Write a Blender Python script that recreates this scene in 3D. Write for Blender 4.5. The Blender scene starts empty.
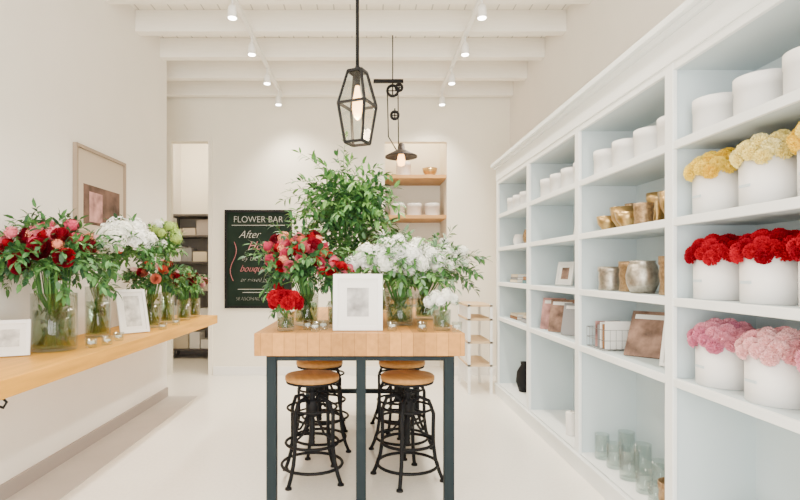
import bpy, math, random
import numpy as np
from mathutils import Vector, Matrix, Euler
random.seed(7); np.random.seed(7)
R=random.uniform
# ------------------------------------------------------------ materials
MATS={}
def mat(name,col,rough=0.6,metal=0.0,noise=0.0,nscale=8.0,bump=0.0,emit=None,estr=0.0,spec=0.3,stretch=None,trans=0.0,sss=0.0):
    if name in MATS: return MATS[name]
    m=bpy.data.materials.new(name); m.use_nodes=True
    nt=m.node_tree; N=nt.nodes; L=nt.links
    p=N['Principled BSDF']
    p.inputs['Base Color'].default_value=(*col,1); p.inputs['Roughness'].default_value=rough
    p.inputs['Metallic'].default_value=metal
    p.inputs['Specular IOR Level'].default_value=spec
    if trans: p.inputs['Transmission Weight'].default_value=trans
    if noise or bump:
        tc=N.new('ShaderNodeTexCoord'); mp=N.new('ShaderNodeMapping'); nz=N.new('ShaderNodeTexNoise')
        L.new(tc.outputs['Object'],mp.inputs[0]); L.new(mp.outputs[0],nz.inputs['Vector'])
        if stretch: mp.inputs['Scale'].default_value=stretch
        nz.inputs['Scale'].default_value=nscale; nz.inputs['Detail'].default_value=4
        if noise:
            r=N.new('ShaderNodeValToRGB'); L.new(nz.outputs['Fac'],r.inputs[0])
            r.color_ramp.elements[0].position=.3; r.color_ramp.elements[1].position=.7
            r.color_ramp.elements[0].color=tuple(max(0,c*(1-noise)) for c in col)+(1,)
            r.color_ramp.elements[1].color=tuple(min(1,c*(1+noise*.6)) for c in col)+(1,)
            L.new(r.outputs[0],p.inputs['Base Color'])
        if bump:
            b=N.new('ShaderNodeBump'); b.inputs['Strength'].default_value=bump; b.inputs['Distance'].default_value=.01
            L.new(nz.outputs['Fac'],b.inputs['Height']); L.new(b.outputs[0],p.inputs['Normal'])
    if emit:
        p.inputs['Emission Color'].default_value=(*emit,1); p.inputs['Emission Strength'].default_value=estr
    MATS[name]=m; return m
def glassmat(name,tint=(.90,.94,.93),gl=.10):
    if name in MATS: return MATS[name]
    m=bpy.data.materials.new(name); m.use_nodes=True; nt=m.node_tree; N=nt.nodes; L=nt.links
    N.remove(N['Principled BSDF']); out=N['Material Output']
    t=N.new('ShaderNodeBsdfTransparent'); t.inputs[0].default_value=(*tint,1)
    g=N.new('ShaderNodeBsdfGlossy'); g.inputs['Roughness'].default_value=.05
    lw=N.new('ShaderNodeLayerWeight'); lw.inputs[0].default_value=.3
    mth=N.new('ShaderNodeMath'); mth.operation='MULTIPLY_ADD'; mth.inputs[1].default_value=.42; mth.inputs[2].default_value=gl*.3
    mx=N.new('ShaderNodeMixShader')
    L.new(lw.outputs['Facing'],mth.inputs[0]); L.new(mth.outputs[0],mx.inputs[0])
    L.new(t.outputs[0],mx.inputs[1]); L.new(g.outputs[0],mx.inputs[2]); L.new(mx.outputs[0],out.inputs[0])
    MATS[name]=m; return m
def plankmat(name,col,axis,width,dark=.8,rough=.5,grain=.12,seam=.05):
    """boards with seams across 'axis' at given width"""
    m=bpy.data.materials.new(name); m.use_nodes=True; nt=m.node_tree; N=nt.nodes; L=nt.links
    p=N['Principled BSDF']; p.inputs['Roughness'].default_value=rough; p.inputs['Specular IOR Level'].default_value=.2
    tc=N.new('ShaderNodeTexCoord'); sp=N.new('ShaderNodeSeparateXYZ'); L.new(tc.outputs['Object'],sp.inputs[0])
    dv=N.new('ShaderNodeMath'); dv.operation='DIVIDE'; dv.inputs[1].default_value=width; L.new(sp.outputs[axis],dv.inputs[0])
    fr=N.new('ShaderNodeMath'); fr.operation='FRACT'; L.new(dv.outputs[0],fr.inputs[0])
    fl=N.new('ShaderNodeMath'); fl.operation='FLOOR'; L.new(dv.outputs[0],fl.inputs[0])
    wn=N.new('ShaderNodeTexWhiteNoise'); wn.noise_dimensions='1D'; L.new(fl.outputs[0],wn.inputs['W'])
    gt=N.new('ShaderNodeMath'); gt.operation='GREATER_THAN'; gt.inputs[1].default_value=seam; L.new(fr.outputs[0],gt.inputs[0])
    mp=N.new('ShaderNodeMapping'); L.new(tc.outputs['Object'],mp.inputs[0])
    sc=[30,30,30]
    for i in range(3):
        if i!=axis: sc[i]=3 if i<2 else 30
    mp.inputs['Scale'].default_value=sc
    nz=N.new('ShaderNodeTexNoise'); nz.inputs['Scale'].default_value=1; nz.inputs['Detail'].default_value=5; L.new(mp.outputs[0],nz.inputs['Vector'])
    a=N.new('ShaderNodeMath'); a.operation='MULTIPLY_ADD'; a.inputs[1].default_value=grain; a.inputs[2].default_value=1-grain*1.2; L.new(wn.outputs['Value'],a.inputs[0])
    b=N.new('ShaderNodeMath'); b.operation='MULTIPLY_ADD'; b.inputs[1].default_value=grain*1.5; L.new(nz.outputs['Fac'],b.inputs[0]); L.new(a.outputs[0],b.inputs[2])
    c=N.new('ShaderNodeMapRange'); c.inputs['To Min'].default_value=dark; c.inputs['To Max'].default_value=1; L.new(gt.outputs[0],c.inputs['Value'])
    d=N.new('ShaderNodeMath'); d.operation='MULTIPLY'; L.new(b.outputs[0],d.inputs[0]); L.new(c.outputs[0],d.inputs[1])
    mx=N.new('ShaderNodeVectorMath'); mx.operation='SCALE'; mx.inputs[0].default_value=col; L.new(d.outputs[0],mx.inputs['Scale'])
    L.new(mx.outputs[0],p.inputs['Base Color']); MATS[name]=m; return m

wall_m=mat('wall_plaster',(.88,.84,.78),.85,noise=.02,nscale=3,bump=.05)
back_m=mat('back_wall_plaster',(.90,.85,.73),.85,noise=.02,nscale=3)
ceil_m=plankmat('ceiling_boards',(.93,.89,.80),0,.15,dark=.62,rough=.7,grain=.05,seam=.08)
beam_m=mat('beam_paint',(.93,.89,.81),.7,noise=.03,nscale=5,stretch=(1,12,12))
floor_m=mat('floor_painted_concrete',(.91,.87,.79),.26,noise=.05,nscale=45,spec=.5)
strip_m=mat('floor_grey_strip',(.54,.51,.48),.5,noise=.06,nscale=3)  # darker grey tone for the floor strip along the left wall
base_m=mat('baseboard_taupe',(.36,.31,.28),.6)
white_m=mat('white_paint',(.88,.87,.84),.45)
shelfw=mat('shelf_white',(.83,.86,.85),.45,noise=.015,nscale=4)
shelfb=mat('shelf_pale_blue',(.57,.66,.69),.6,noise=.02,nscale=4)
wood=plankmat('butcher_block',(.50,.235,.060),0,.065,dark=.62,rough=.5,grain=.42)
woodL=mat('honey_wood',(.68,.335,.04),.5,noise=.18,nscale=2,stretch=(14,1,14),spec=.2)
seat_m=mat('seat_wood',(.50,.25,.075),.5,noise=.22,nscale=3,stretch=(10,1.5,10),spec=.2)
steel=mat('dark_blue_steel',(.012,.020,.024),.6,spec=.15)
black=mat('black_iron',(.010,.010,.011),.6,spec=.15)
wire=mat('grey_wire',(.18,.17,.16),.4,metal=.6)
brass=mat('brass',(.50,.33,.13),.3,metal=.85,noise=.3,nscale=25)
brass2=mat('hammered_gold',(.34,.22,.11),.4,metal=.6,noise=.4,nscale=60,bump=.5)
silver=mat('aged_silver',(.42,.38,.32),.35,metal=.8,noise=.35,nscale=40,bump=.3)
chalk=mat('chalkboard',(.012,.022,.016),.8,noise=.3,nscale=4,spec=.1)
chalkw=mat('chalk',(.50,.49,.44),.9)
chalkp=mat('chalk_pink',(.62,.20,.22),.9)
glass=glassmat('clear_glass'); water=glassmat('water',(.68,.82,.72),.05)
paper=mat('paper',(.86,.84,.80),.8)
cardboard=mat('hatbox_white',(.88,.86,.84),.6,noise=.02)
bulb_m=mat('bulb_glow',(1,.8,.5),.3,emit=(1,.46,.13),estr=8)
spot_e=mat('spot_glow',(1,1,1),.3,emit=(1,.93,.80),estr=30)
greens=[mat('leaf_a',(.045,.15,.04),.55,noise=.3,nscale=20),mat('leaf_b',(.075,.20,.05),.55,noise=.3,nscale=20),mat('leaf_c',(.025,.08,.03),.5,noise=.3,nscale=20)]
fresh=[mat('leaf_fresh_a',(.09,.24,.05),.5,noise=.25,nscale=20),mat('leaf_fresh_b',(.05,.16,.04),.5),mat('leaf_fresh_c',(.15,.32,.08),.5)]
sage=[mat('leaf_sage_a',(.22,.32,.21),.6),mat('leaf_sage_b',(.12,.22,.12),.6)]
stem_m=mat('stem_green',(.07,.19,.04),.6)
lime=mat('lime_bloom',(.38,.54,.12),.6)
redd=[mat('deep_red_a',(.12,.001,.008),.6,noise=.3,nscale=30,spec=.15),mat('deep_red_b',(.22,.003,.014),.6,spec=.15)]
reds=[mat('red_a',(.38,.001,.012),.65,spec=.1),mat('red_b',(.46,.003,.018),.65,spec=.1),mat('red_c',(.25,.001,.010),.65,spec=.1)]
coral=[mat('coral_a',(.72,.12,.07),.6),mat('coral_b',(.78,.24,.14),.6)]
pinks=[mat('pink_a',(.70,.15,.20),.6),mat('pink_b',(.56,.05,.11),.6)]
rosep=[mat('rose_pink_a',(.74,.30,.38),.6),mat('rose_pink_b',(.62,.20,.30),.6)]
blush=[mat('blush_a',(.86,.50,.50),.6),mat('blush_b',(.80,.38,.41),.6)]
yell=[mat('yellow_a',(.90,.68,.08),.6),mat('yellow_b',(.86,.58,.03),.6),mat('yellow_c',(.92,.75,.18),.6)]
cream=[mat('cream_a',(.92,.77,.25),.6),mat('cream_b',(.92,.82,.38),.6)]
whites=[mat('petal_white_a',(.93,.93,.89),.6),mat('petal_white_b',(.88,.89,.80),.6)]
# ------------------------------------------------------------ builder
class B:
    def __init__(s): s.V=[];s.F=[];s.M=[];s.S=[];s.n=0;s.mats=[]
    def mi(s,m):
        if m not in s.mats: s.mats.append(m)
        return s.mats.index(m)
    def add(s,V,F,m,smooth=False,T=None):
        V=np.asarray(V,float)
        if T is not None:
            T=np.array(T); V=V@T[:3,:3].T+T[:3,3]
        n=s.n
        s.V.append(V); s.F.extend([tuple(k+n for k in f) for f in F])
        if isinstance(m,list): s.M.extend([s.mi(q) for q in m])
        else: s.M.extend([s.mi(m)]*len(F))
        s.S.extend([smooth]*len(F)); s.n+=len(V)
    def box(s,x0,x1,y0,y1,z0,z1,m,T=None):
        V=[(x,y,z) for z in(z0,z1) for y in(y0,y1) for x in(x0,x1)]
        s.add(V,[(0,2,3,1),(4,5,7,6),(0,1,5,4),(2,6,7,3),(0,4,6,2),(1,3,7,5)],m,False,T)
    def lathe(s,prof,m,c=(0,0,0),seg=24,smooth=True,T=None,ripple=None):
        V=[];F=[]
        for r,z in prof:
            for k in range(seg):
                a=2*math.pi*k/seg; rr=r*(1+(ripple*math.cos(a*seg/2) if ripple else 0))
                V.append((c[0]+rr*math.cos(a),c[1]+rr*math.sin(a),c[2]+z))
        for i in range(len(prof)-1):
            for k in range(seg):
                k2=(k+1)%seg; F.append((i*seg+k,i*seg+k2,(i+1)*seg+k2,(i+1)*seg+k))
        s.add(V,F,m,smooth,T)
    def tube(s,pts,r,m,seg=6,closed=False,r2=None):
        pts=[Vector(p) for p in pts]; n=len(pts); V=[];F=[]
        up=Vector((0,0,1))
        prev=None
        for i,p in enumerate(pts):
            if closed: t=pts[(i+1)%n]-pts[i-1]
            else: t=pts[min(i+1,n-1)]-pts[max(i-1,0)]
            if t.length<1e-9: t=Vector((0,0,1))
            t.normalize()
            if prev is None:
                a=t.cross(up)
                if a.length<.05: a=t.cross(Vector((1,0,0)))
            else:
                a=prev-t*prev.dot(t)
                if a.length<1e-4: a=t.cross(Vector((1,0,0)))
            a.normalize(); prev=a; b=t.cross(a)
            rr=r if r2 is None else r+(r2-r)*i/(n-1)
            for k in range(seg):
                an=2*math.pi*k/seg; V.append(p+a*(rr*math.cos(an))+b*(rr*math.sin(an)))
        m_=n if closed else n-1
        for i in range(m_):
            j=(i+1)%n
            for k in range(seg):
                k2=(k+1)%seg; F.append((i*seg+k,i*seg+k2,j*seg+k2,j*seg+k))
        if not closed:
            F.append(tuple(range(seg))[::-1]); F.append(tuple((n-1)*seg+k for k in range(seg)))
        s.add([tuple(v) for v in V],F,m,True)
    def bar(s,p,q,w,m):  # square bar
        p=Vector(p);q=Vector(q);t=(q-p).normalized();a=t.cross(Vector((0,0,1)))
        if a.length<.05:a=Vector((1,0,0))
        a.normalize();b=t.cross(a);V=[]
        for o in(p,q):
            for u,v in((-1,-1),(1,-1),(1,1),(-1,1)): V.append(tuple(o+a*u*w/2+b*v*w/2))
        s.add(V,[(0,3,2,1),(4,5,6,7),(0,1,5,4),(1,2,6,5),(2,3,7,6),(3,0,4,7)],m)
    def ring(s,c,r,t,m,seg=28,ts=6,z=0):
        s.tube([(c[0]+r*math.cos(2*math.pi*k/seg),c[1]+r*math.sin(2*math.pi*k/seg),c[2]) for k in range(seg)],t,m,ts,True)
    def obj(s,name,parent=None,loc=(0,0,0),rot=(0,0,0),bevel=0,xmin=None,zmin=None):
        V=np.concatenate(s.V)
        if xmin is not None:
            d=V[:,0]<xmin; V[d,0]=xmin+ (V[d,0]-xmin)*.02
        if zmin is not None:
            d=V[:,2]<zmin; V[d,2]=zmin+(V[d,2]-zmin)*.03
        me=bpy.data.meshes.new(name); me.from_pydata(V.tolist(),[],s.F)
        for m in s.mats: me.materials.append(m)
        me.polygons.foreach_set('material_index',s.M); me.polygons.foreach_set('use_smooth',s.S); me.update()
        o=bpy.data.objects.new(name,me); bpy.context.collection.objects.link(o)
        o.location=loc; o.rotation_euler=rot
        if parent: o.parent=parent
        if bevel:
            md=o.modifiers.new('bevel','BEVEL'); md.width=bevel; md.segments=2; md.limit_method='ANGLE'
        return o
def group(name,loc=(0,0,0),rot=(0,0,0)):
    e=bpy.data.objects.new(name,None); e.empty_display_size=.1; bpy.context.collection.objects.link(e); e.location=loc; e.rotation_euler=rot; return e
def align(d,pos,scale=1,twist=None):
    d=Vector(d).normalized(); q=d.to_track_quat('Z','Y')
    tw=Matrix.Rotation(R(0,6.28) if twist is None else twist,4,'Z')
    return Matrix.Translation(pos)@q.to_matrix().to_4x4()@tw@Matrix.Scale(scale,4)
# ------------------------------------------------------------ flower templates
def petal(L,W,o0,o1,nv=3,cup=.15,r0=.02,tipw=.6):
    V=[];F=[];r=r0;z=0
    for i in range(nv+1):
        v=i/nv
        w=W*(.25+math.sin(math.pi*min(v,.999)*tipw+.1)*.75)*(0.62 if i==nv else 1)
        for u in(-1,0,1):
            V.append((r-cup*abs(u)*w*.8*math.cos(o0),u*w,z+cup*abs(u)*w*.8))
        a=o0+(o1-o0)*v
        r+=L/nv*math.sin(a); z+=L/nv*math.cos(a)
    for i in range(nv):
        for k in range(2):
            F.append((i*3+k,i*3+k+1,(i+1)*3+k+1,(i+1)*3+k))
    return np.array(V),F
def tmerge(parts):
    V=[];F=[];n=0
    for v,f in parts:
        V.append(v);F+= [tuple(k+n for k in q) for q in f]; n+=len(v)
    return np.concatenate(V),F
def rz(V,a):
    c,s=math.cos(a),math.sin(a); return V@np.array([[c,-s,0],[s,c,0],[0,0,1]]).T
def rose_t(rings=7,openmax=1.25):
    parts=[]
    for k in range(rings):
        n=4+k; t=k/(rings-1)
        L=.80-.10*t
        for i in range(n):
            v,f=petal(L*R(.93,1.05),.26+.12*t,.05+1.15*t,-.1+openmax*t*R(.75,1.0)-.35*t,3,.55,.05+.14*t)
            v=rz(v,2*math.pi*(i+R(-.15,.15))/n+k*.7); v[:,2]+=.12*(1-t)-.12*t; parts.append((v,f))
    V,F=tmerge(parts); V[:,2]-=.25; return V,F
def fib(n,zmin=-.3):
    out=[]
    for i in range(n):
        z=1-(i+.5)/n*(1-zmin); r=math.sqrt(max(0,1-z*z)); a=i*2.39996
        out.append((r*math.cos(a),r*math.sin(a),z))
    return out
def hyd_t(n=60,size=.24):
    parts=[]
    for p in fib(n,-.5):
        d=Vector(p)+Vector((R(-.25,.25),R(-.25,.25),R(-.25,.25))); T=np.array(align(d,Vector(p)*R(.80,1.06),size*R(.85,1.15)))
        for k in range(4):
            v=np.array([(0.03,0,0),(.5,-.42,.16),(1,0,.02),(.5,.42,.16)]); v=rz(v,k*math.pi/2)
            parts.append((v@T[:3,:3].T+T[:3,3],[(0,1,2,3)]))
    return tmerge(parts)
def carn_t(n=60):
    parts=[]
    for p in fib(n,-.25):
        d=Vector(p)+Vector((R(-.25,.25),R(-.25,.25),R(-.1,.25))); T=np.array(align(d,Vector(p)*.55,1))
        V=[]
        for i in range(5):
            u=i/4*2-1; V.append((u*.10,0.0,0)); V.append((u*.26,(.09 if i%2 else -.09),.46-.1*u*u+R(-.05,.05)))
        parts.append((np.array(V)@T[:3,:3].T+T[:3,3],[(2*i,2*i+1,2*i+3,2*i+2) for i in range(4)]))
    return tmerge(parts)
ROSE=[rose_t() for _ in range(3)]; BUD=[rose_t(4,.6) for _ in range(2)]; HYD=[hyd_t() for _ in range(3)]; CARN=[carn_t() for _ in range(3)]
TT={'rose':ROSE,'bud':BUD,'hyd':HYD,'carn':CARN}
def sph(n=10):
    V=[];F=[]
    for i in range(n//2+1):
        a=math.pi*i/(n//2)
        for k in range(n): V.append((math.sin(a)*math.cos(2*math.pi*k/n),math.sin(a)*math.sin(2*math.pi*k/n),math.cos(a)))
    for i in range(n//2):
        for k in range(n): F.append((i*n+k,(i+1)*n+k,(i+1)*n+(k+1)%n,i*n+(k+1)%n))
    return np.array(V),F
SPH=sph(10)
LEAFV=np.array([(0,0,0),(-.20,.3,.05),(0,.33,0),(.20,.3,.05),(-.17,.68,.0),(0,.7,-.04),(.17,.68,0),(0,1,-.14)])
LEAFF=[(0,2,1),(0,3,2),(1,2,5,4),(2,3,6,5),(4,5,7),(5,6,7)]
def leaf(b,pos,d,size,m,w=1.0):
    d=Vector(d).normalized(); n=Vector((R(-.5,.5),R(-.5,.5),1)); x=d.cross(n)
    if x.length<.1: x=d.cross(Vector((1,0,0)))
    x.normalize(); n=x.cross(d)
    T=Matrix(((x.x*size*w,d.x*size,n.x*size,pos[0]),(x.y*size*w,d.y*size,n.y*size,pos[1]),(x.z*size*w,d.z*size,n.z*size,pos[2]),(0,0,0,1)))
    b.add(LEAFV,LEAFF,m,True,T)
def branch(b,p0,d,L,n,ls,mats,droop=.3,w=1.0,stem=None,start=.25):
    d=Vector(d).normalized(); p=Vector(p0); pts=[p.copy()]; N=6
    for i in range(N):
        d=(d+Vector((R(-.08,.08),R(-.08,.08),-droop/N*(i+1)*.5))).normalized(); p=p+d*(L/N); pts.append(p.copy())
    b.tube(pts,.003,stem or stem_m,4,r2=.001)
    for j in range(n):
        t=start+(1-start)*(j+.5)/n; k=min(int(t*N),N-1); f=t*N-k; q=pts[k].lerp(pts[k+1],f); tan=(pts[k+1]-pts[k]).normalized()
        side=tan.cross(Vector((R(-1,1),R(-1,1),R(-1,1)))).normalized()
        leaf(b,q,tan*.6+side*(.9),ls*R(.7,1.15),random.choice(mats),w)
    leaf(b,pts[-1],pts[-1]-pts[-2],ls,random.choice(mats),w)
def flower(b,kind,pos,d,r,mats):
    V,F=random.choice(TT[kind]); T=align(d,Vector(pos),r); m=random.choice(mats)
    if kind in('rose','bud'):
        m2=random.choice(mats); k=len(F)//2; b.add(V,F,[m]*k+[m2]*(len(F)-k),True,T)
    else: b.add(V,F,m,False,T)
    if kind in('hyd','carn'):
        b.add(SPH[0]*(.74 if kind=='hyd' else .6),SPH[1],m,True,T)
    return m
def vase(b,r,h,flare=1.0,kind='cyl',c=(0,0,0)):
    if kind=='cyl':
        o=[(0.001,0),(r*.95,0),(r,.01),(r*flare,h),(r*flare-.004,h),(r-.005,.02),(.001,.02)]
    else:
        o=[(.001,0),(r*.7,0),(r*.85,h*.15),(r,h*.45),(r*.8,h*.75),(r*.62,h*.88),(r*.75,h),(r*.71,h),(r*.58,h*.88),(r*.95,h*.45),(r*.6,.02),(.001,.02)]
    b.lathe(o,glass,c,24)
def waterb(b,r,h,c=(0,0,0)):
    b.lathe([(.001,.022),(r*.93,.022),(r*.94,h),(.001,h)],water,c,20)
def bouquet(name,loc,vr,vh,center,rad,flowers,nleaf=30,ls=.09,lm=None,leafL=None,vk='cyl',flare=1.05,xmin=None,lw=1.0,nstem=34,up=.0,droop=.5,zmin=-.35,nl=13):
    g=group(name,loc); lm=lm or greens
    b=B(); vase(b,vr,vh,flare,vk); waterb(b,vr*.96,vh*.7); b.obj('vase',g)
    s=B(); neck=vr*(.6 if vk!='cyl' else .8)
    for i in range(nstem):
        a=R(0,6.28); q=R(.1,.9); a2=a+math.pi+R(-.8,.8)
        p0=(vr*q*.85*math.cos(a2),vr*q*.85*math.sin(a2),.03); p1=(neck*q*math.cos(a),neck*q*math.sin(a),vh)
        p2=(center[0]*.6+rad[0]*.4*q*math.cos(a),center[1]*.6+rad[1]*.4*q*math.sin(a),(vh+center[2])/2+.05)
        s.tube([p0,p1,p2],R(.003,.005),random.choice([stem_m,greens[1],greens[0],fresh[0]]),5)
    for i in range(int(nstem*1.3)):
        a=R(0,6.28); q=R(.2,.75)*vr
        leaf(s,(q*math.cos(a),q*math.sin(a),R(.35,.9)*vh),(R(-.4,.4),R(-.4,.4),R(-1,1)),min(.055,vr*.55),random.choice(lm),1)
    s.obj('stems',g,xmin=xmin)
    f=B(); C=Vector(center); zc=max(.03,vh*.55)
    for i in range(nleaf):
        p=Vector(random.choice(fib(60,zmin))); p=Vector((p.x+R(-.2,.2),p.y+R(-.2,.2),p.z+R(-.1,.3)+up)).normalized()
        st=C+Vector((p.x*rad[0],p.y*rad[1],p.z*rad[2]))*.2
        ln=(leafL or 1.0)*Vector((p.x*rad[0],p.y*rad[1],p.z*rad[2])).length*R(.7,1.15)
        branch(f,st,p,ln,nl,ls,lm,droop,lw)
    f.obj('foliage',g,xmin=xmin,zmin=zc)
    fl=B()
    for kind,n,r,ms,zm,sect in flowers:
        pts=fib(max(n,1),zm); off=R(0,6.28)
        for p in pts:
            p=Vector(rz(np.array([p]),off)[0])
            if sect: p=(p*.75+Vector(sect)).normalized()
            k=R(.75,1.05); q=C+Vector((p.x*rad[0]*k,p.y*rad[1]*k,p.z*rad[2]*k)); rr=r*R(.8,1.12)
            fl.tube([C*.55+Vector((0,0,vh*.45)),(C+q)/2-Vector((0,0,.03)),q-p*rr*.2],.003,stem_m,4)
            flower(fl,kind,q,p+Vector((0,0,.25)),rr,ms)
    if flowers: fl.obj('blooms',g,xmin=xmin,zmin=.02)
    return g
# ------------------------------------------------------------ room
XL,XR,YB,YF,ZC=-2.13,1.85,6.85,-1.4,3.75
b=B(); b.box(-3.4,2.05,YF-.2,9.0,-.12,0,floor_m); b.obj('floor')
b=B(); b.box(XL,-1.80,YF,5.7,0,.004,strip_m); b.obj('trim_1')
b=B(); b.box(-3.4,2.05,YF-.2,9.0,ZC,ZC+.12,ceil_m); b.obj('ceiling')
b=B(); b.box(XL-.15,XL,YF,5.7,0,ZC,wall_m); b.box(-3.05,XL-.15,5.55,5.7,0,ZC,wall_m); b.box(-3.2,-3.05,5.55,9.0,0,ZC,wall_m); b.obj('wall_left')
b=B(); b.box(XR,XR+.15,YF,9.0,0,ZC,wall_m); b.obj('wall_right')
b=B()
b.box(-3.05,-2.52,YB,YB+.12,0,ZC,back_m)
b.box(-2.52,-2.0,YB,YB+.12,3.0,ZC,back_m)
b.box(-2.0,.24,YB,YB+.12,0,ZC,back_m)
b.box(.24,1.04,YB,YB+.12,3.0,ZC,back_m)
b.box(1.04,XR,YB,YB+.12,0,ZC,back_m)
b.box(.12,.24,YB+.12,7.5,0,ZC,back_m); b.box(1.04,1.16,YB+.12,7.5,0,ZC,back_m); b.box(.12,1.16,7.5,7.6,0,ZC,back_m)
b.obj('wall_back')
b=B(); b.box(-3.05,XR,8.8,8.95,0,ZC,back_m); b.obj('wall_storage_back')
b=B()
b.box(-2.28,-2.0,YF-.15,YF,0,ZC,wall_m); b.box(1.7,2.0,YF-.15,YF,0,ZC,wall_m); b.box(-2.0,1.7,YF-.15,YF,3.45,ZC,wall_m); b.box(-2.0,1.7,YF-.15,YF,0,.25,wall_m); b.obj('wall_front')
b=B()
for x in(-2.0,-.8,.45,1.64): b.box(x,x+.06,YF-.1,YF-.04,.25,3.45,black)
for z in(.25,2.6,3.39): b.box(-1.94,1.64,YF-.09,YF-.05,z,z+.06,black)
b.obj('window_1')
b=B(); b.box(XL,XL+.018,YF,5.7,0,.10,base_m); b.obj('baseboard_left',bevel=.004)
b=B(); b.box(-1.96,.22,YB-.018,YB,0,.11,white_m); b.box(1.06,XR,YB-.018,YB,0,.11,white_m); b.obj('baseboard_back',bevel=.004)
b=B()
b.box(-2.56,-2.50,YB-.02,YB,0,3.0,back_m); b.box(-2.02,-1.97,YB-.02,YB,0,3.0,back_m); b.box(-2.56,-1.97,YB-.02,YB,3.0,3.05,back_m)
b.obj('trim_2')
b=B()
for k in range(13):
    y=6.80-k*.595
    b.box(XL if y<5.6 else -3.05,XR,y-.1,y,ZC-.2,ZC,beam_m)
b.obj('trim_3',bevel=.006)
# ------------------------------------------------------------ shelving right
SF=1.43; ups=[.32,1.42,2.52,3.62,4.72,5.82]; SZ=[.845,1.22,1.593,1.95,2.32]
b=B()
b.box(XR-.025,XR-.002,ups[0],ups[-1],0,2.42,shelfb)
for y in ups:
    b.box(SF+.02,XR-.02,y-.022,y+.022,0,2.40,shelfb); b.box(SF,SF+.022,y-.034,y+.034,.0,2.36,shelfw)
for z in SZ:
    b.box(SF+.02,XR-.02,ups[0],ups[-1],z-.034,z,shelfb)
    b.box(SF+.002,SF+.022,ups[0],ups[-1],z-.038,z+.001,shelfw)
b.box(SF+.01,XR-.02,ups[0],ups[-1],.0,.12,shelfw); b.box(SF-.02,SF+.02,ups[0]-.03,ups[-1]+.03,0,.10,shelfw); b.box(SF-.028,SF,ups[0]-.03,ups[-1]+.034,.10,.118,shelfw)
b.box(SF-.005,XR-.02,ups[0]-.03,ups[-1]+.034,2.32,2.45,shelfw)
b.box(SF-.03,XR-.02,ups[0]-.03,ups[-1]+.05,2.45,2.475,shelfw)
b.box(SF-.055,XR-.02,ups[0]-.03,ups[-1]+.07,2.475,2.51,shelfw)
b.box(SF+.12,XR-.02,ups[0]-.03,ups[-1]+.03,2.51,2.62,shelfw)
b.obj('built_in_shelving',bevel=.003)
# ---- hat boxes
def hatbox(loc,r=.1,h=.17,kind=None,ms=None,n=34):
    g=group('flower_hat_box' if kind else 'hat_box',(loc[0],loc[1],loc[2]+.0015))
    b=B()
    if kind:
        b.lathe([(.001,0),(r*.96,0),(r*.97,h),(r*.93,h),(r*.93,h-.03),(.001,h-.03)],cardboard,seg=36)
        b.box(-r*.985,-r*.955,-r*.25,r*.25,h*.42,h*.48,shelfb)
    else:
        b.lathe([(.001,0),(r*.96,0),(r*.97,.003),(r*.97,h-.05),(r,h-.05),(r,h-.002),(r*.98,h),(.001,h)],cardboard,seg=36)
    b.obj('box',g)
    if kind:
        f=B()
        f.lathe([(r*.9,h-.01),(r*.85,h+.03),(r*.5,h+.06),(.001,h+.07)],ms[-1],seg=16)
        for p in fib(n,-.05):
            q=(p[0]*r*1.0,p[1]*r*1.0,h+.003+p[2]*.075); flower(f,kind,q,(p[0],p[1],p[2]+.4),.034*R(.9,1.1),ms)
        f.obj('blooms',g)
    return g
HX=1.575
for y in(2.39,2.12,1.86,1.60): hatbox((HX,y,SZ[3]),.098,.165)
for y,ms in((2.365,yell),(2.065,cream),(1.775,yell)): hatbox((HX,y,SZ[2]),.113,.18,'carn',ms)
for y,ms in((2.36,reds),(2.06,reds),(1.77,reds)): hatbox((HX,y,SZ[1]),.113,.18,'carn',ms)
for y,ms in((2.34,rosep),(2.03,blush),(1.73,rosep)): hatbox((HX,y,SZ[0]),.115,.18,'carn',ms)
for y in(3.44,3.18,2.92,2.68): hatbox((HX,y,SZ[3]),.10,.165)
for y in(4.5,4.26,4.02,3.78): hatbox((HX,y,SZ[3]),.10,.16)
for y in(5.6,5.38,5.14,4.90): hatbox((HX,y,SZ[3]),.09,.15)
# ---- picture frame
def pframe(name,loc,w,h,yaw,lean,fm=white_m,art=None,bd=.02,t=.018,matw=.03):
    le=math.radians(lean)
    g=group(name,(loc[0],loc[1],loc[2]+t*math.sin(le)+.001),(-le,0,math.radians(yaw)))
    b=B()
    b.box(-w/2,-w/2+bd,0,t,0,h,fm); b.box(w/2-bd,w/2,0,t,0,h,fm); b.box(-w/2+bd,w/2-bd,0,t,0,bd,fm); b.box(-w/2+bd,w/2-bd,0,t,h-bd,h,fm)
    b.obj('frame_border',g,bevel=.002)
    b=B(); b.box(-w/2+bd,w/2-bd,.007,t-.003,bd,h-bd,paper)
    if art: b.box(-w/2+bd+matw,w/2-bd-matw,.0055,.0072,bd+matw,h-bd-matw,art)
    b.obj('print',g); return g
art_bw=mat('art_bw',(.48,.47,.46),.7,noise=.6,nscale=11)
art_bw2=mat('art_light',(.66,.64,.60),.7,noise=.5,nscale=14)
art_warm=mat('art_warm',(.30,.18,.13),.7,noise=.8,nscale=10)
art_pink=mat('art_pink',(.50,.26,.24),.7,noise=.7,nscale=9)
pframe('picture_frame',(1.66,4.05,SZ[2]),.22,.27,-60,14,art=art_bw2)
pframe('picture_frame',(1.60,2.70,SZ[0]),.22,.31,-50,16,art=art_bw2)
pframe('picture_frame',(1.57,2.0,.12),.26,.26,-50,16,art=art_bw2)
pframe('picture_frame',(1.66,2.76,.12),.2,.30,-60,14,art=art_bw)
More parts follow.
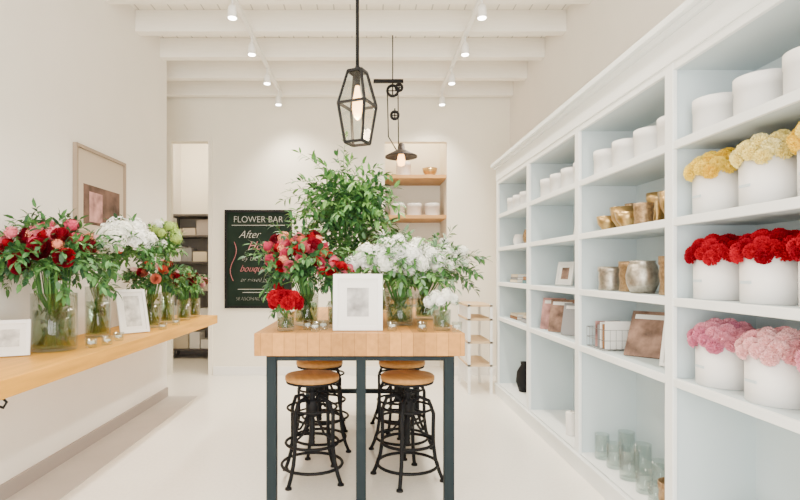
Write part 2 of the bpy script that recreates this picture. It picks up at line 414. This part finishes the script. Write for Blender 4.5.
# ---- brass bowls and vases
def lobj(name,loc,prof,m,seg=24,ripple=None):
    b=B(); b.lathe(prof,m,seg=seg,ripple=ripple); return b.obj(name,loc=(loc[0],loc[1],loc[2]+.0015))
def bowl(loc,r,h,m=brass): return lobj('brass_bowl',loc,[(.001,0),(r*.5,0),(r*.45,h*.1),(r*.85,h*.5),(r,h),(r*.96,h),(r*.8,h*.55),(.001,h*.25)],m,24,.015)
def pot(loc,r,h,m=brass2,name='gold_vase'): return lobj(name,loc,[(.001,0),(r*.7,0),(r*.95,h*.3),(r,h*.55),(r*.85,h*.85),(r*.72,h*.95),(r*.78,h),(r*.7,h),(r*.66,h*.9),(r*.8,h*.5),(.001,.02)],m,28,.02)
def canister(loc,r,h,m): return lobj('metal_canister',loc,[(.001,0),(r*.97,0),(r,.005),(r*.93,h*.3),(r,h*.55),(r*.95,h*.75),(r*1.03,h*.8),(r*1.03,h),(r*.97,h),(r*.92,h*.78),(r*.9,.02),(.001,.02)],m,28)
bowl((1.56,3.44,SZ[2]),.07,.10); bowl((1.58,3.27,SZ[2]),.08,.14); bowl((1.52,3.10,SZ[2]),.07,.09); pot((1.68,2.83,SZ[2]),.065,.21,brass); canister((1.52,2.92,SZ[2]),.05,.12,brass2); bowl((1.55,2.68,SZ[2]),.075,.15); canister((1.68,3.08,SZ[2]),.055,.20,brass); pot((1.70,3.42,SZ[2]),.05,.18,brass2)
canister((1.56,3.40,SZ[1]),.075,.15,silver); canister((1.60,3.19,SZ[1]),.08,.18,brass2); pot((1.54,2.97,SZ[1]),.085,.18,silver); canister((1.6,2.74,SZ[1]),.085,.20,brass2)
canister((1.53,2.66,.12),.065,.17,brass2)
def books(loc,specs,name='book_stack',yaw=0):
    g=group(name,(loc[0],loc[1],loc[2]+.0015),(0,0,math.radians(yaw))); z=0
    b=B()
    for w,d,h,m in specs:
        b.box(-w/2,w/2,-d/2,d/2,z,z+.003,m); b.box(-w/2+.003,w/2-.003,-d/2+.003,d/2-.003,z+.003,z+h-.003,paper); b.box(-w/2,w/2,-d/2,d/2,z+h-.003,z+h,m); b.box(-w/2,-w/2+.003,-d/2,d/2,z,z+h,m); z+=h
    b.obj('books',g); return g
cov=[mat('cover_teal',(.10,.22,.24),.5),mat('cover_brown',(.26,.12,.05),.6),mat('cover_cream',(.72,.62,.46),.6),mat('cover_grey',(.28,.28,.29),.6),art_warm,art_pink]
def magazine(loc,w,h,yaw,lean,m,name='magazine',t=.012):
    le=math.radians(lean); g=group(name,(loc[0],loc[1],loc[2]+t*math.sin(le)+.001),(-le,0,math.radians(yaw)))
    b=B(); b.box(-w/2,w/2,0,.002,0,h,m); b.box(-w/2+.002,w/2-.004,.002,t-.002,.003,h-.003,paper); b.box(-w/2,w/2,t-.002,t,0,h,m)
    b.box(-w/2+.02,w/2-.02,-.0008,.0005,h*.82,h*.92,paper); b.obj('pages',g)
magazine((1.60,3.06,SZ[0]),.24,.29,-48,30,art_warm)
magazine((1.56,4.5,SZ[0]),.2,.27,-45,14,art_pink); magazine((1.56,4.3,SZ[0]),.2,.27,-45,14,art_warm); magazine((1.58,4.08,SZ[0]),.2,.25,-50,14,cov[3])
magazine((1.60,3.83,SZ[0]),.16,.34,-50,10,cov[1]); magazine((1.60,3.88,SZ[1]),.15,.19,-50,8,cov[1])
b=B(); w,d,h=.11,.13,.13
for z in(.004,h*.5,h): b.tube([(-w,-d,z),(w,-d,z),(w,d,z),(-w,d,z)],.002,wire,5,True)
for i in range(7):
    y=-d+2*d*i/6
    b.tube([(-w,y,h),(-w,y,.004),(w,y,.004),(w,y,h)],.0013,wire,4)
for i in range(1,6):
    x=-w+2*w*i/6; b.tube([(x,-d,h),(x,-d,.004),(x,d,.004),(x,d,h)],.0013,wire,4)
for k,(m,hh) in enumerate(((paper,.18),(cov[1],.16),(paper,.17),(cov[3],.15),(art_pink,.17))): b.box(-.08,.08,-.08+k*.035,-.07+k*.035,.006,hh,m)
b.obj('wire_basket',loc=(1.58,3.42,SZ[0]+.002))
for x,y,r,h in((1.54,3.48,.045,.16),(1.66,3.40,.05,.2),(1.55,3.32,.05,.15),(1.67,3.22,.05,.18),(1.55,3.14,.055,.17),(1.68,3.04,.05,.14),(1.54,2.95,.045,.12),(1.54,2.83,.04,.10)):
    b=B(); vase(b,r,h,1.0); b.obj('glass_cylinder_vase',loc=(x,y,.1215))
for x,y,h in((1.53,3.98,.17),(1.55,3.84,.12)):
    b=B(); b.lathe([(.001,0),(.036,0),(.037,.004),(.037,h-.004),(.034,h),(.02,h-.004),(.001,h-.004)],paper,seg=24); b.tube([(0,0,h-.004),(.001,0,h+.012)],.0015,black,5); b.obj('pillar_candle',loc=(x,y,.1215))
lobj('dark_vase',(1.6,5.4,.12),[(.001,0),(.05,0),(.08,.1),(.07,.2),(.03,.27),(.035,.3),(.03,.3),(.001,.2)],black)
books((1.62,5.5,SZ[1]),[(.2,.26,.03,cov[2]),(.19,.25,.025,cov[3]),(.18,.24,.03,cov[2])]); books((1.62,5.05,SZ[1]),[(.2,.26,.03,cov[0]),(.19,.25,.035,cov[1])])
books((1.62,5.5,SZ[0]),[(.2,.26,.03,cov[1]),(.19,.25,.025,cov[2])]); books((1.62,5.05,SZ[0]),[(.22,.26,.04,cov[3]),(.19,.25,.03,cov[2])])
pot((1.6,5.2,SZ[2]),.07,.15); pot((1.58,5.5,SZ[2]),.06,.12,cardboard,'white_vase'); pframe('picture_frame',(1.66,4.5,SZ[1]),.18,.2,-65,12,art=art_warm)
# ------------------------------------------------------------ table
g=group('flower_bar_table')
b=B(); b.box(-.62,.548,2.95,5.05,.873,1.0,wood); b.obj('tabletop',g,bevel=.004)
b=B()
lg=.056
for y in(2.99,4.95):
    for x in(-.56,-.056,.44): b.box(x,x+lg,y,y+lg,0,.872,steel)
    b.box(-.504,-.056,y+.005,y+lg-.005,.84,.872,steel); b.box(0,.44,y+.005,y+lg-.005,.84,.872,steel)
for x in(-.56,.44): b.box(x+.01,x+.046,3.046,4.95,.835,.872,steel)
b.box(-.05,-.006,3.046,4.95,.20,.24,steel)
b.box(-.504,-.056,4.96,5.0,.20,.24,steel); b.box(0,.44,4.96,5.0,.20,.24,steel)
b.obj('frame',g,bevel=.003)
# stools
def stool(loc,rot):
    g=group('industrial_stool',loc,(0,0,rot))
    b=B(); b.lathe([(.001,.635),(.165,.635),(.175,.642),(.175,.664),(.168,.672),(.001,.672)],seat_m,seg=36); b.obj('seat',g)
    b=B(); b.lathe([(.001,.605),(.10,.605),(.11,.612),(.168,.622),(.170,.6355),(.001,.6355)],black,seg=28)
    b.lathe([(.001,.22),(.016,.22)]+[(.016+(.003 if i%2 else 0),.22+i*.012) for i in range(33)]+[(.001,.625)],black,seg=10)
    b.lathe([(.001,.40),(.036,.40),(.04,.41),(.04,.50),(.034,.51),(.001,.51)],black,seg=16)
    b.tube([(.0,.0,.56),(.10,0,.56)],.006,black); b.ring((.0,0,.56),.022,.008,black,14)
    for k in range(4):
        a=k*math.pi/2+math.pi/4; c,s=math.cos(a),math.sin(a)
        prof=[(.03,.49),(.08,.53),(.14,.51),(.170,.43),(.168,.33),(.168,.24),(.182,.14),(.208,.06),(.230,.012)]
        b.tube([(r*c,r*s,z) for r,z in prof],.0125,black,8)
        b.tube([(r*c,r*s,z) for r,z in[(.033,.42),(.06,.36),(.10,.30),(.16,.28)]],.008,black,6)
        b.lathe([(.001,0),(.022,0),(.02,.012),(.001,.014)],black,(.230*c,.230*s,0),12)
    b.ring((0,0,.235),.170,.010,black); b.ring((0,0,.095),.196,.010,black); b.ring((0,0,.46),.160,.008,black)
    b.obj('base',g)
for y,r in((3.47,.2),(4.02,.5),(4.6,.1)):
    stool((-.35,y,0),r); stool((.27,y,0),r+.3)
# ------------------------------------------------------------ wall counter left
g=group('wooden_wall_counter')
b=B(); b.box(XL+.001,-1.58,1.2,5.68,.785,.87,woodL); b.obj('countertop',g,bevel=.004)
b=B()
for y in(1.6,2.4,3.6,4.8,5.5):
    b.box(XL+.001,XL+.012,y-.02,y+.02,.62,.785,black); b.box(XL+.001,-1.70,y-.015,y+.015,.775,.785,black); b.bar((XL+.01,y,.65),(-1.88,y,.777),.012,black)
b.tube([(-1.61,2.36,.785),(-1.59,2.36,.765),(-1.605,2.36,.74),(-1.635,2.36,.75)],.006,black)
b.obj('brackets',g)
# ------------------------------------------------------------ left counter items
CZ=.8715
pframe('picture_frame',(-1.97,2.93,CZ),.21,.20,24,10,art=art_bw2,bd=.022)
XM=-2.1
bouquet('ranunculus_bouquet',(-1.87,3.2,CZ),.125,.34,(-.0,-.02,.54),(.30,.28,.21),[('rose',8,.085,redd,-.15,(.2,-.6,-.1)),('rose',4,.055,reds,.1,(.2,-.3,0)),('hyd',12,.045,pinks,.2,(0,-.2,.3)),('hyd',7,.035,coral,.1,None),('bud',8,.03,blush,.1,None)],105,.065,greens,1.15,xmin=XM+1.87,flare=1.0,nstem=50)
bouquet('hydrangea_bouquet',(-1.93,3.84,CZ),.085,.36,(.2,0,.62),(.19,.18,.17),[('hyd',9,.085,whites,.0,(.1,-.4,.2)),('hyd',6,.045,whites,.1,None),('bud',6,.03,coral,-.2,None)],54,.06,greens+fresh[:2],1.2,xmin=XM+1.93,flare=1.0)
bouquet('coral_rose_bouquet',(-1.80,4.46,CZ),.085,.28,(.03,0,.41),(.20,.16,.17),[('rose',8,.06,coral,-.1,(.3,-.4,0)),('rose',4,.055,redd,0,(.3,-.3,0)),('hyd',6,.035,blush,.2,None)],54,.06,greens,1.15,xmin=XM+1.80,flare=1.0)
bouquet('viburnum_bouquet',(-1.80,4.82,CZ),.07,.28,(.0,0,.68),(.15,.14,.22),[('hyd',10,.055,[lime],.3,None),('hyd',4,.05,whites,0,None)],40,.055,fresh,1.0,xmin=XM+1.80,flare=1.0)
bouquet('tulip_bouquet',(-1.75,5.12,CZ),.065,.2,(0,0,.33),(.14,.10,.13),[('rose',8,.048,redd,-.1,(.2,-.3,0)),('bud',5,.04,coral,0,None)],30,.05,fresh,1.1,xmin=XM+1.75,flare=1.0)
bouquet('rose_bouquet',(-1.76,5.45,CZ),.065,.19,(0,0,.32),(.14,.10,.12),[('rose',9,.048,blush,-.1,None),('rose',4,.045,redd,0,None)],30,.05,greens,1.1,xmin=XM+1.76,flare=1.0)
pframe('picture_frame',(-1.735,4.02,CZ),.22,.34,46,18,art=art_bw2,bd=.022)
for x,y in((-1.70,3.3),(-1.66,3.42),(-1.68,3.62),(-1.64,4.3),(-1.66,4.66)):
    b=B(); vase(b,.032,.055,1.1); b.lathe([(.001,.022),(.02,.022),(.02,.035),(.001,.035)],paper,seg=14); b.obj('votive_candle_glass',loc=(x,y,CZ))
# wall picture
g=group('framed_picture',(XL+.001,4.27,1.62),(0,0,math.radians(90)))
fr=mat('light_wood_frame',(.34,.26,.19),.5); dk=mat('art_dark',(.14,.08,.06),.7,noise=.8,nscale=7)
mt=mat('art_mat_beige',(.55,.46,.36),.8)
b=B(); w,h=.80,.66
for a in((-w/2,-w/2+.025,0,h),(w/2-.025,w/2,0,h),(-w/2+.025,w/2-.025,0,.025),(-w/2+.025,w/2-.025,h-.025,h)): b.box(a[0],a[1],-.03,0,a[2],a[3],fr)
b.box(-w/2+.02,w/2-.02,-.015,-.002,.02,h-.02,mt); b.box(-w/2+.12,w/2-.10,-.018,-.014,.08,h-.28,dk); b.box(-w/2+.2,-w/2+.4,-.0195,-.017,.1,h-.33,art_pink); b.obj('frame_and_print',g)
# ------------------------------------------------------------ table items
TZ=1.0015
pframe('picture_frame',(-.047,3.04,TZ),.285,.325,0,7,art=art_bw,bd=.028,matw=.052)
g=group('greenery_arrangement',(-.15,3.86,TZ))
b=B(); vase(b,.10,.36,1.05); waterb(b,.095,.24); b.obj('vase',g)
f=B()
for i in range(105):
    p=Vector(random.choice(fib(80,-.6))); p=(p+Vector((R(-.3,.3),R(-.3,.3),R(-.05,.15)))).normalized()
    branch(f,Vector((R(-.08,.08),R(-.08,.08),.83+R(-.1,.1))),(p.x*1.2,p.y,p.z*.85),R(.18,.36),17,.07,fresh if i%2 else greens,.35,.95,start=.1)
for i in range(26):   # stray long sprays
    a=R(0,6.28); e=R(-.15,1.3); branch(f,(0,0,.84),(math.cos(a)*math.cos(e)*1.3,math.sin(a)*math.cos(e),math.sin(e)),R(.40,.49),15,.062,fresh,.45,.85,start=.4)
for i in range(44):
    a=R(0,6.28); branch(f,(0.03*math.cos(a),.03*math.sin(a),R(.35,.62)),(math.cos(a)*R(.4,.9),math.sin(a)*R(.4,.9),1),R(.22,.40),12,.07,greens,.4,.9)
for i in range(18):
    a=R(0,6.28); f.tube([(.075*math.cos(a+3),.075*math.sin(a+3),.025),(.04*math.cos(a),.04*math.sin(a),.36),(.05*math.cos(a),.05*math.sin(a),.80)],.0032,stem_m,5)
f.obj('foliage',g)
bouquet('red_rose_bouquet',(-.38,3.40,TZ),.075,.2,(-.04,0,.36),(.25,.17,.22),[('rose',14,.055,pinks,-.2,(0,-.6,.1)),('rose',10,.055,reds,-.2,(.3,-.5,0)),('carn',6,.05,redd,.1,None),('hyd',12,.035,coral,.0,(-.2,-.2,.2)),('bud',8,.03,pinks,.3,None)],70,.06,greens,1.15,flare=1.05)
bouquet('berry_bouquet',(-.18,3.24,TZ),.05,.16,(.0,0,.28),(.11,.07,.14),[('rose',8,.05,reds,0,(0,-.5,.1)),('rose',5,.05,pinks,.2,None)],20,.05,greens,.9)
bouquet('red_carnation_posy',(-.46,3.06,TZ),.05,.11,(0,0,.15),(.085,.07,.06),[('carn',15,.04,reds,-.1,None)],4,.04,greens,.9,nstem=14)
bouquet('white_hydrangea_bouquet',(.215,3.40,TZ),.085,.18,(-.02,0,.35),(.31,.15,.18),[('hyd',20,.060,whites,-.15,(0,-.55,.15)),('hyd',14,.05,whites,0,None),('rose',5,.05,whites,0,(0,-.5,0))],74,.06,sage+fresh,1.2,nstem=36)
bouquet('white_phlox_bouquet',(.42,3.80,TZ),.07,.18,(.08,0,.36),(.26,.15,.2),[('hyd',16,.045,whites,0,(.1,-.4,.1))],60,.06,sage+greens,1.15)
bouquet('eucalyptus_bouquet',(.12,4.42,TZ),.08,.24,(0,0,.44),(.3,.2,.22),[('hyd',9,.055,whites,0,None)],50,.06,sage+greens,1.1)
bouquet('white_stock_posy',(.44,3.09,TZ),.05,.12,(.0,0,.165),(.085,.05,.045),[('hyd',10,.036,whites,-.1,None)],5,.035,sage,.9,nstem=14)
for x,y in((-.29,3.03),(-.25,3.12),(.15,3.06),(.32,3.04),(.515,3.02),(-.34,3.12)):
    b=B(); vase(b,.028,.055,1.1); b.lathe([(.001,.022),(.018,.022),(.018,.035),(.001,.035)],paper,seg=14); b.obj('votive_candle_glass',loc=(x,y,TZ))
# ------------------------------------------------------------ pendant lantern
g=group('lantern_pendant',(-.055,3.42,0))
b=B(); zt,zm,zb=2.62,2.41,2.165
b.tube([(0,0,zt),(0,0,ZC-.02)],.011,black,8); b.lathe([(.001,ZC-.03),(.06,ZC-.03),(.06,ZC),(.001,ZC)],black)
b.lathe([(.001,zt-.0),(.02,zt),(.02,zt+.02),(.012,zt+.04),(.001,zt+.04)],black,seg=14)
def sq(r,z,a0=.35): return [(r*math.cos(a0+k*math.pi/2),r*math.sin(a0+k*math.pi/2),z) for k in range(4)]
A,C_,D=sq(.065,zt),sq(.13,zm),sq(.085,zb)
for q in(A,C_,D):
    for k in range(4): b.bar(q[k],q[(k+1)%4],.015,black)
for k in range(4): b.bar(A[k],C_[k],.015,black); b.bar(C_[k],D[k],.015,black)
b.add(A,[(0,1,2,3)],black)
b.lathe([(.001,zt-.09),(.018,zt-.09),(.018,zt),(.001,zt)],black,seg=14)
b.obj('cage',g)
b=B(); b.lathe([(.012,zt-.09),(.018,zt-.12),(.032,zt-.19),(.034,zt-.24),(.022,zt-.29),(.001,zt-.31)],bulb_m,seg=16)
b.obj('bulb',g)
b=B()
for k in range(4):
    k2=(k+1)%4; b.add([C_[k],C_[k2],D[k2],D[k]],[(0,1,2,3)],glass); b.add([A[k],A[k2],C_[k2],C_[k]],[(0,1,2,3)],glass)
b.obj('panes',g)
# pulley pendant
g=group('pulley_pendant',(.25,5.0,0))
b=B()
b.lathe([(.001,ZC-.03),(.06,ZC-.03),(.06,ZC),(.001,ZC)],black,(-.0,0,0))
b.tube([(0,0,ZC),(0,0,3.12)],.006,black); b.bar((-.18,0,3.12),(.1,0,3.12),.03,black)
def wheel(cx,cz,r):
    b.tube([(cx+r*math.cos(t*.4488),0,cz+r*math.sin(t*.4488)) for t in range(14)],.014,black,6,True); b.bar((cx,0,cz+r+.03),(cx,0,cz-r),.012,black); b.bar((cx-r,0,cz),(cx+r,0,cz),.008,black)
wheel(-.0,3.03,.05); wheel(.06,3.06,.03); wheel(0.02,2.80,.035)
b.tube([(-.05,0,3.03),(-.04,0,2.6),(.05,0,2.45)],.006,black); b.tube([(.05,0,3.03),(.055,0,2.5)],.006,black)
b.lathe([(.015,2.54),(.03,2.53),(.035,2.48),(.06,2.465),(.15,2.42),(.152,2.405),(.14,2.41),(.05,2.45),(.015,2.47)],mat('bronze_shade',(.03,.022,.018),.5,metal=.2),(.08,0,0),28)
b.obj('fixture',g)
b=B(); b.lathe([(.012,2.47),(.03,2.42),(.04,2.37),(.03,2.33),(.001,2.32)],bulb_m,(.08,0,0),16); b.obj('bulb',g)
# ------------------------------------------------------------ track lights
def track(x):
    g=group('track_light',(x,0,0))
    b=B(); b.box(-.018,.018,1.5,6.68,ZC-.232,ZC-.2,white_m); b.obj('rail',g)
    for i,y in enumerate((2.6,3.4,4.23,4.95,5.72,6.45)):
        b=B(); z=ZC-.232
        b.tube([(0,y,z),(0,y,z-.07)],.008,white_m,8)
        b.lathe([(.001,z-.06),(.022,z-.065),(.034,z-.09),(.04,z-.17),(.036,z-.17),(.001,z-.155)],white_m,(0,y,0),18); b.obj('head_%d'%(i+1),g)
        b=B(); b.lathe([(.001,z-.164),(.034,z-.164)],spot_e,(0,y,0),16); b.lathe([(.034,z-.164),(.03,z-.175),(.001,z-.182)],spot_e,(0,y,0),16); b.obj('lamp_%d'%(i+1),g)
        l=bpy.data.lights.new('spot','SPOT'); l.energy=125; l.spot_size=math.radians(125); l.spot_blend=.9; l.color=(1,.89,.74); l.shadow_soft_size=.10
        o=bpy.data.objects.new('spot_light_%d'%(i+1),l); bpy.context.collection.objects.link(o); o.parent=g; o.location=(0,y,z-.2)
        o.rotation_euler=(0,math.radians(12 if x>0 else -12),0)
track(-1.06); track(.92)
# ------------------------------------------------------------ chalkboard
g=group('chalkboard_sign',(-1.38,YB-.002,.86))
b=B(); w,h=.86,1.26
for a in((-w/2,-w/2+.03,0,h),(w/2-.03,w/2,0,h),(-w/2+.03,w/2-.03,0,.03),(-w/2+.03,w/2-.03,h-.03,h)): b.box(a[0],a[1],-.03,0,a[2],a[3],black)
b.box(-w/2+.02,w/2-.02,-.015,-.001,.02,h-.02,chalk); b.obj('board',g)
def text(s,x,z,size,shear=0,sx=1,m=chalkw):
    c=bpy.data.curves.new('lettering','FONT'); c.body=s; c.size=size; c.align_x='CENTER'; c.shear=shear; c.extrude=.0008; c.offset=-.0025; c.materials.append(m)
    o=bpy.data.objects.new('lettering',c); bpy.context.collection.objects.link(o); o.parent=g; o.location=(x,-.0175,z); o.rotation_euler=(math.pi/2,0,0); o.scale=(sx,1,1)
text('FLOWER BAR',0,1.10,.115,0,.92); text('After',-.12,.90,.14,.5,.9); text('Hours',.04,.75,.16,.5,.9,chalkp); text('by the stem',-.02,.61,.09,.4,.9); text('bouquets',-.04,.47,.12,.5,.9,chalkp); text('or mixed bunch',0,.34,.08,.4,.9); text('SEASONAL BLOOMS',0,.10,.066,0,.95)
b=B()
for z,wd in((1.06,.34),(.24,.26),(.2,.2)): b.box(-wd,wd,-.0175,-.016,z,z+.006,chalkw)
for sx in(-1,1): b.tube([(sx*(.32+.04*math.sin(t*.6)),-.017,.35+t*.05) for t in range(11)],.003,chalkp,4)
b.obj('chalk_flourish',g)
# ------------------------------------------------------------ alcove shelves at back right
shw=mat('alcove_wood',(.54,.29,.10),.5,noise=.15,nscale=3,stretch=(2,14,14))
for i,z in enumerate((2.58,2.06,1.5,.95)):
    b=B(); b.box(.242,1.038,YB+.03,7.498,z-.045,z,shw); b.obj('alcove_shelf',bevel=.003)
for x in(.42,.64,.88): hatbox((x,7.1,2.06),.1,.17)
for x in(.45,.75): hatbox((x,7.1,1.5),.12,.2)
bowl((.85,7.1,2.58),.1,.12); hatbox((.5,7.12,2.58),.1,.2)
# ------------------------------------------------------------ storage rack
g=group('storage_rack',(-2.62,8.3,0))
b=B(); dkm=mat('rack_dark',(.10,.09,.085),.6)
for x in(-.4,.62):
    for y in(-.2,.2): b.box(x,x+.04,y,y+.04,0,2.2,dkm)
for z in(.12,.55,1.0,1.45,1.85,2.17): b.box(-.4,.66,-.2,.24,z,z+.03,dkm)
b.box(-.4,.66,.24,.25,0,2.2,mat('rack_back',(.30,.27,.24),.7)); b.obj('rack_frame',g)
b=B()
for z in(.15,.58,1.03,1.48,1.88):
    x=-.34
    while x<.42:
        w=R(.12,.26); b.box(x,x+w,-.15,.12,z,z+R(.1,.26),random.choice([paper,cov[3],cov[2],mt,base_m])); x+=w+.02
b.obj('stored_boxes',g)
g=group('slatted_display_rack',(1.22,6.1,0))
b=B(); lw_=mat('pale_wood',(.64,.46,.27),.6,noise=.1,nscale=3)
for y in(-.3,.3):
    for x in(-.1,.14): b.box(x-.014,x+.014,y-.014,y+.014,0,.98,white_m)
for z in(.3,.55,.8,.95):
    b.box(-.114,.154,-.314,.314,z,z+.022,lw_)
for k in range(7): b.box(-.11,-.095,-.27+k*.09,-.255+k*.09,.1,.95,white_m)
b.obj('rack',g)
# ------------------------------------------------------------ lights, world
w=bpy.data.worlds.new('World'); bpy.context.scene.world=w; w.use_nodes=True
bg=w.node_tree.nodes['Background']; bg.inputs[0].default_value=(1,.97,.92,1); bg.inputs[1].default_value=2.5
def area(name,loc,rot,sx,sy,e,col):
    l=bpy.data.lights.new(name,'AREA'); l.shape='RECTANGLE'; l.size=sx; l.size_y=sy; l.energy=e; l.color=col
    o=bpy.data.objects.new(name,l); bpy.context.collection.objects.link(o); o.location=loc; o.rotation_euler=rot
area('daylight_storefront',(-.15,YF-.25,1.9),(math.radians(90),0,0),3.5,3.0,340,(1,.965,.91))
for n,l_,e in(('storage_fill',(-2.5,7.7,3.2),60),('alcove_fill',(.64,7.15,3.4),14)):  # added fill points that brighten storage room and alcove, no fixtures there
    l=bpy.data.lights.new(n,'POINT'); l.energy=e; l.color=(1,.86,.66); l.shadow_soft_size=.15
    o=bpy.data.objects.new(n,l); bpy.context.collection.objects.link(o); o.location=l_
l=bpy.data.lights.new('lantern_bulb','POINT'); l.energy=10; l.color=(1,.7,.4); l.shadow_soft_size=.04
o=bpy.data.objects.new('lantern_bulb',l); bpy.context.collection.objects.link(o); o.location=(-.055,3.42,2.27)
# ------------------------------------------------------------ camera
c=bpy.data.cameras.new('camera'); c.lens=24; c.sensor_width=36; c.shift_x=.0425; c.shift_y=.025; c.clip_start=.05
o=bpy.data.objects.new('camera',c); bpy.context.collection.objects.link(o); o.location=(0,0,1.35); o.rotation_euler=(math.radians(90),0,0)
bpy.context.scene.camera=o
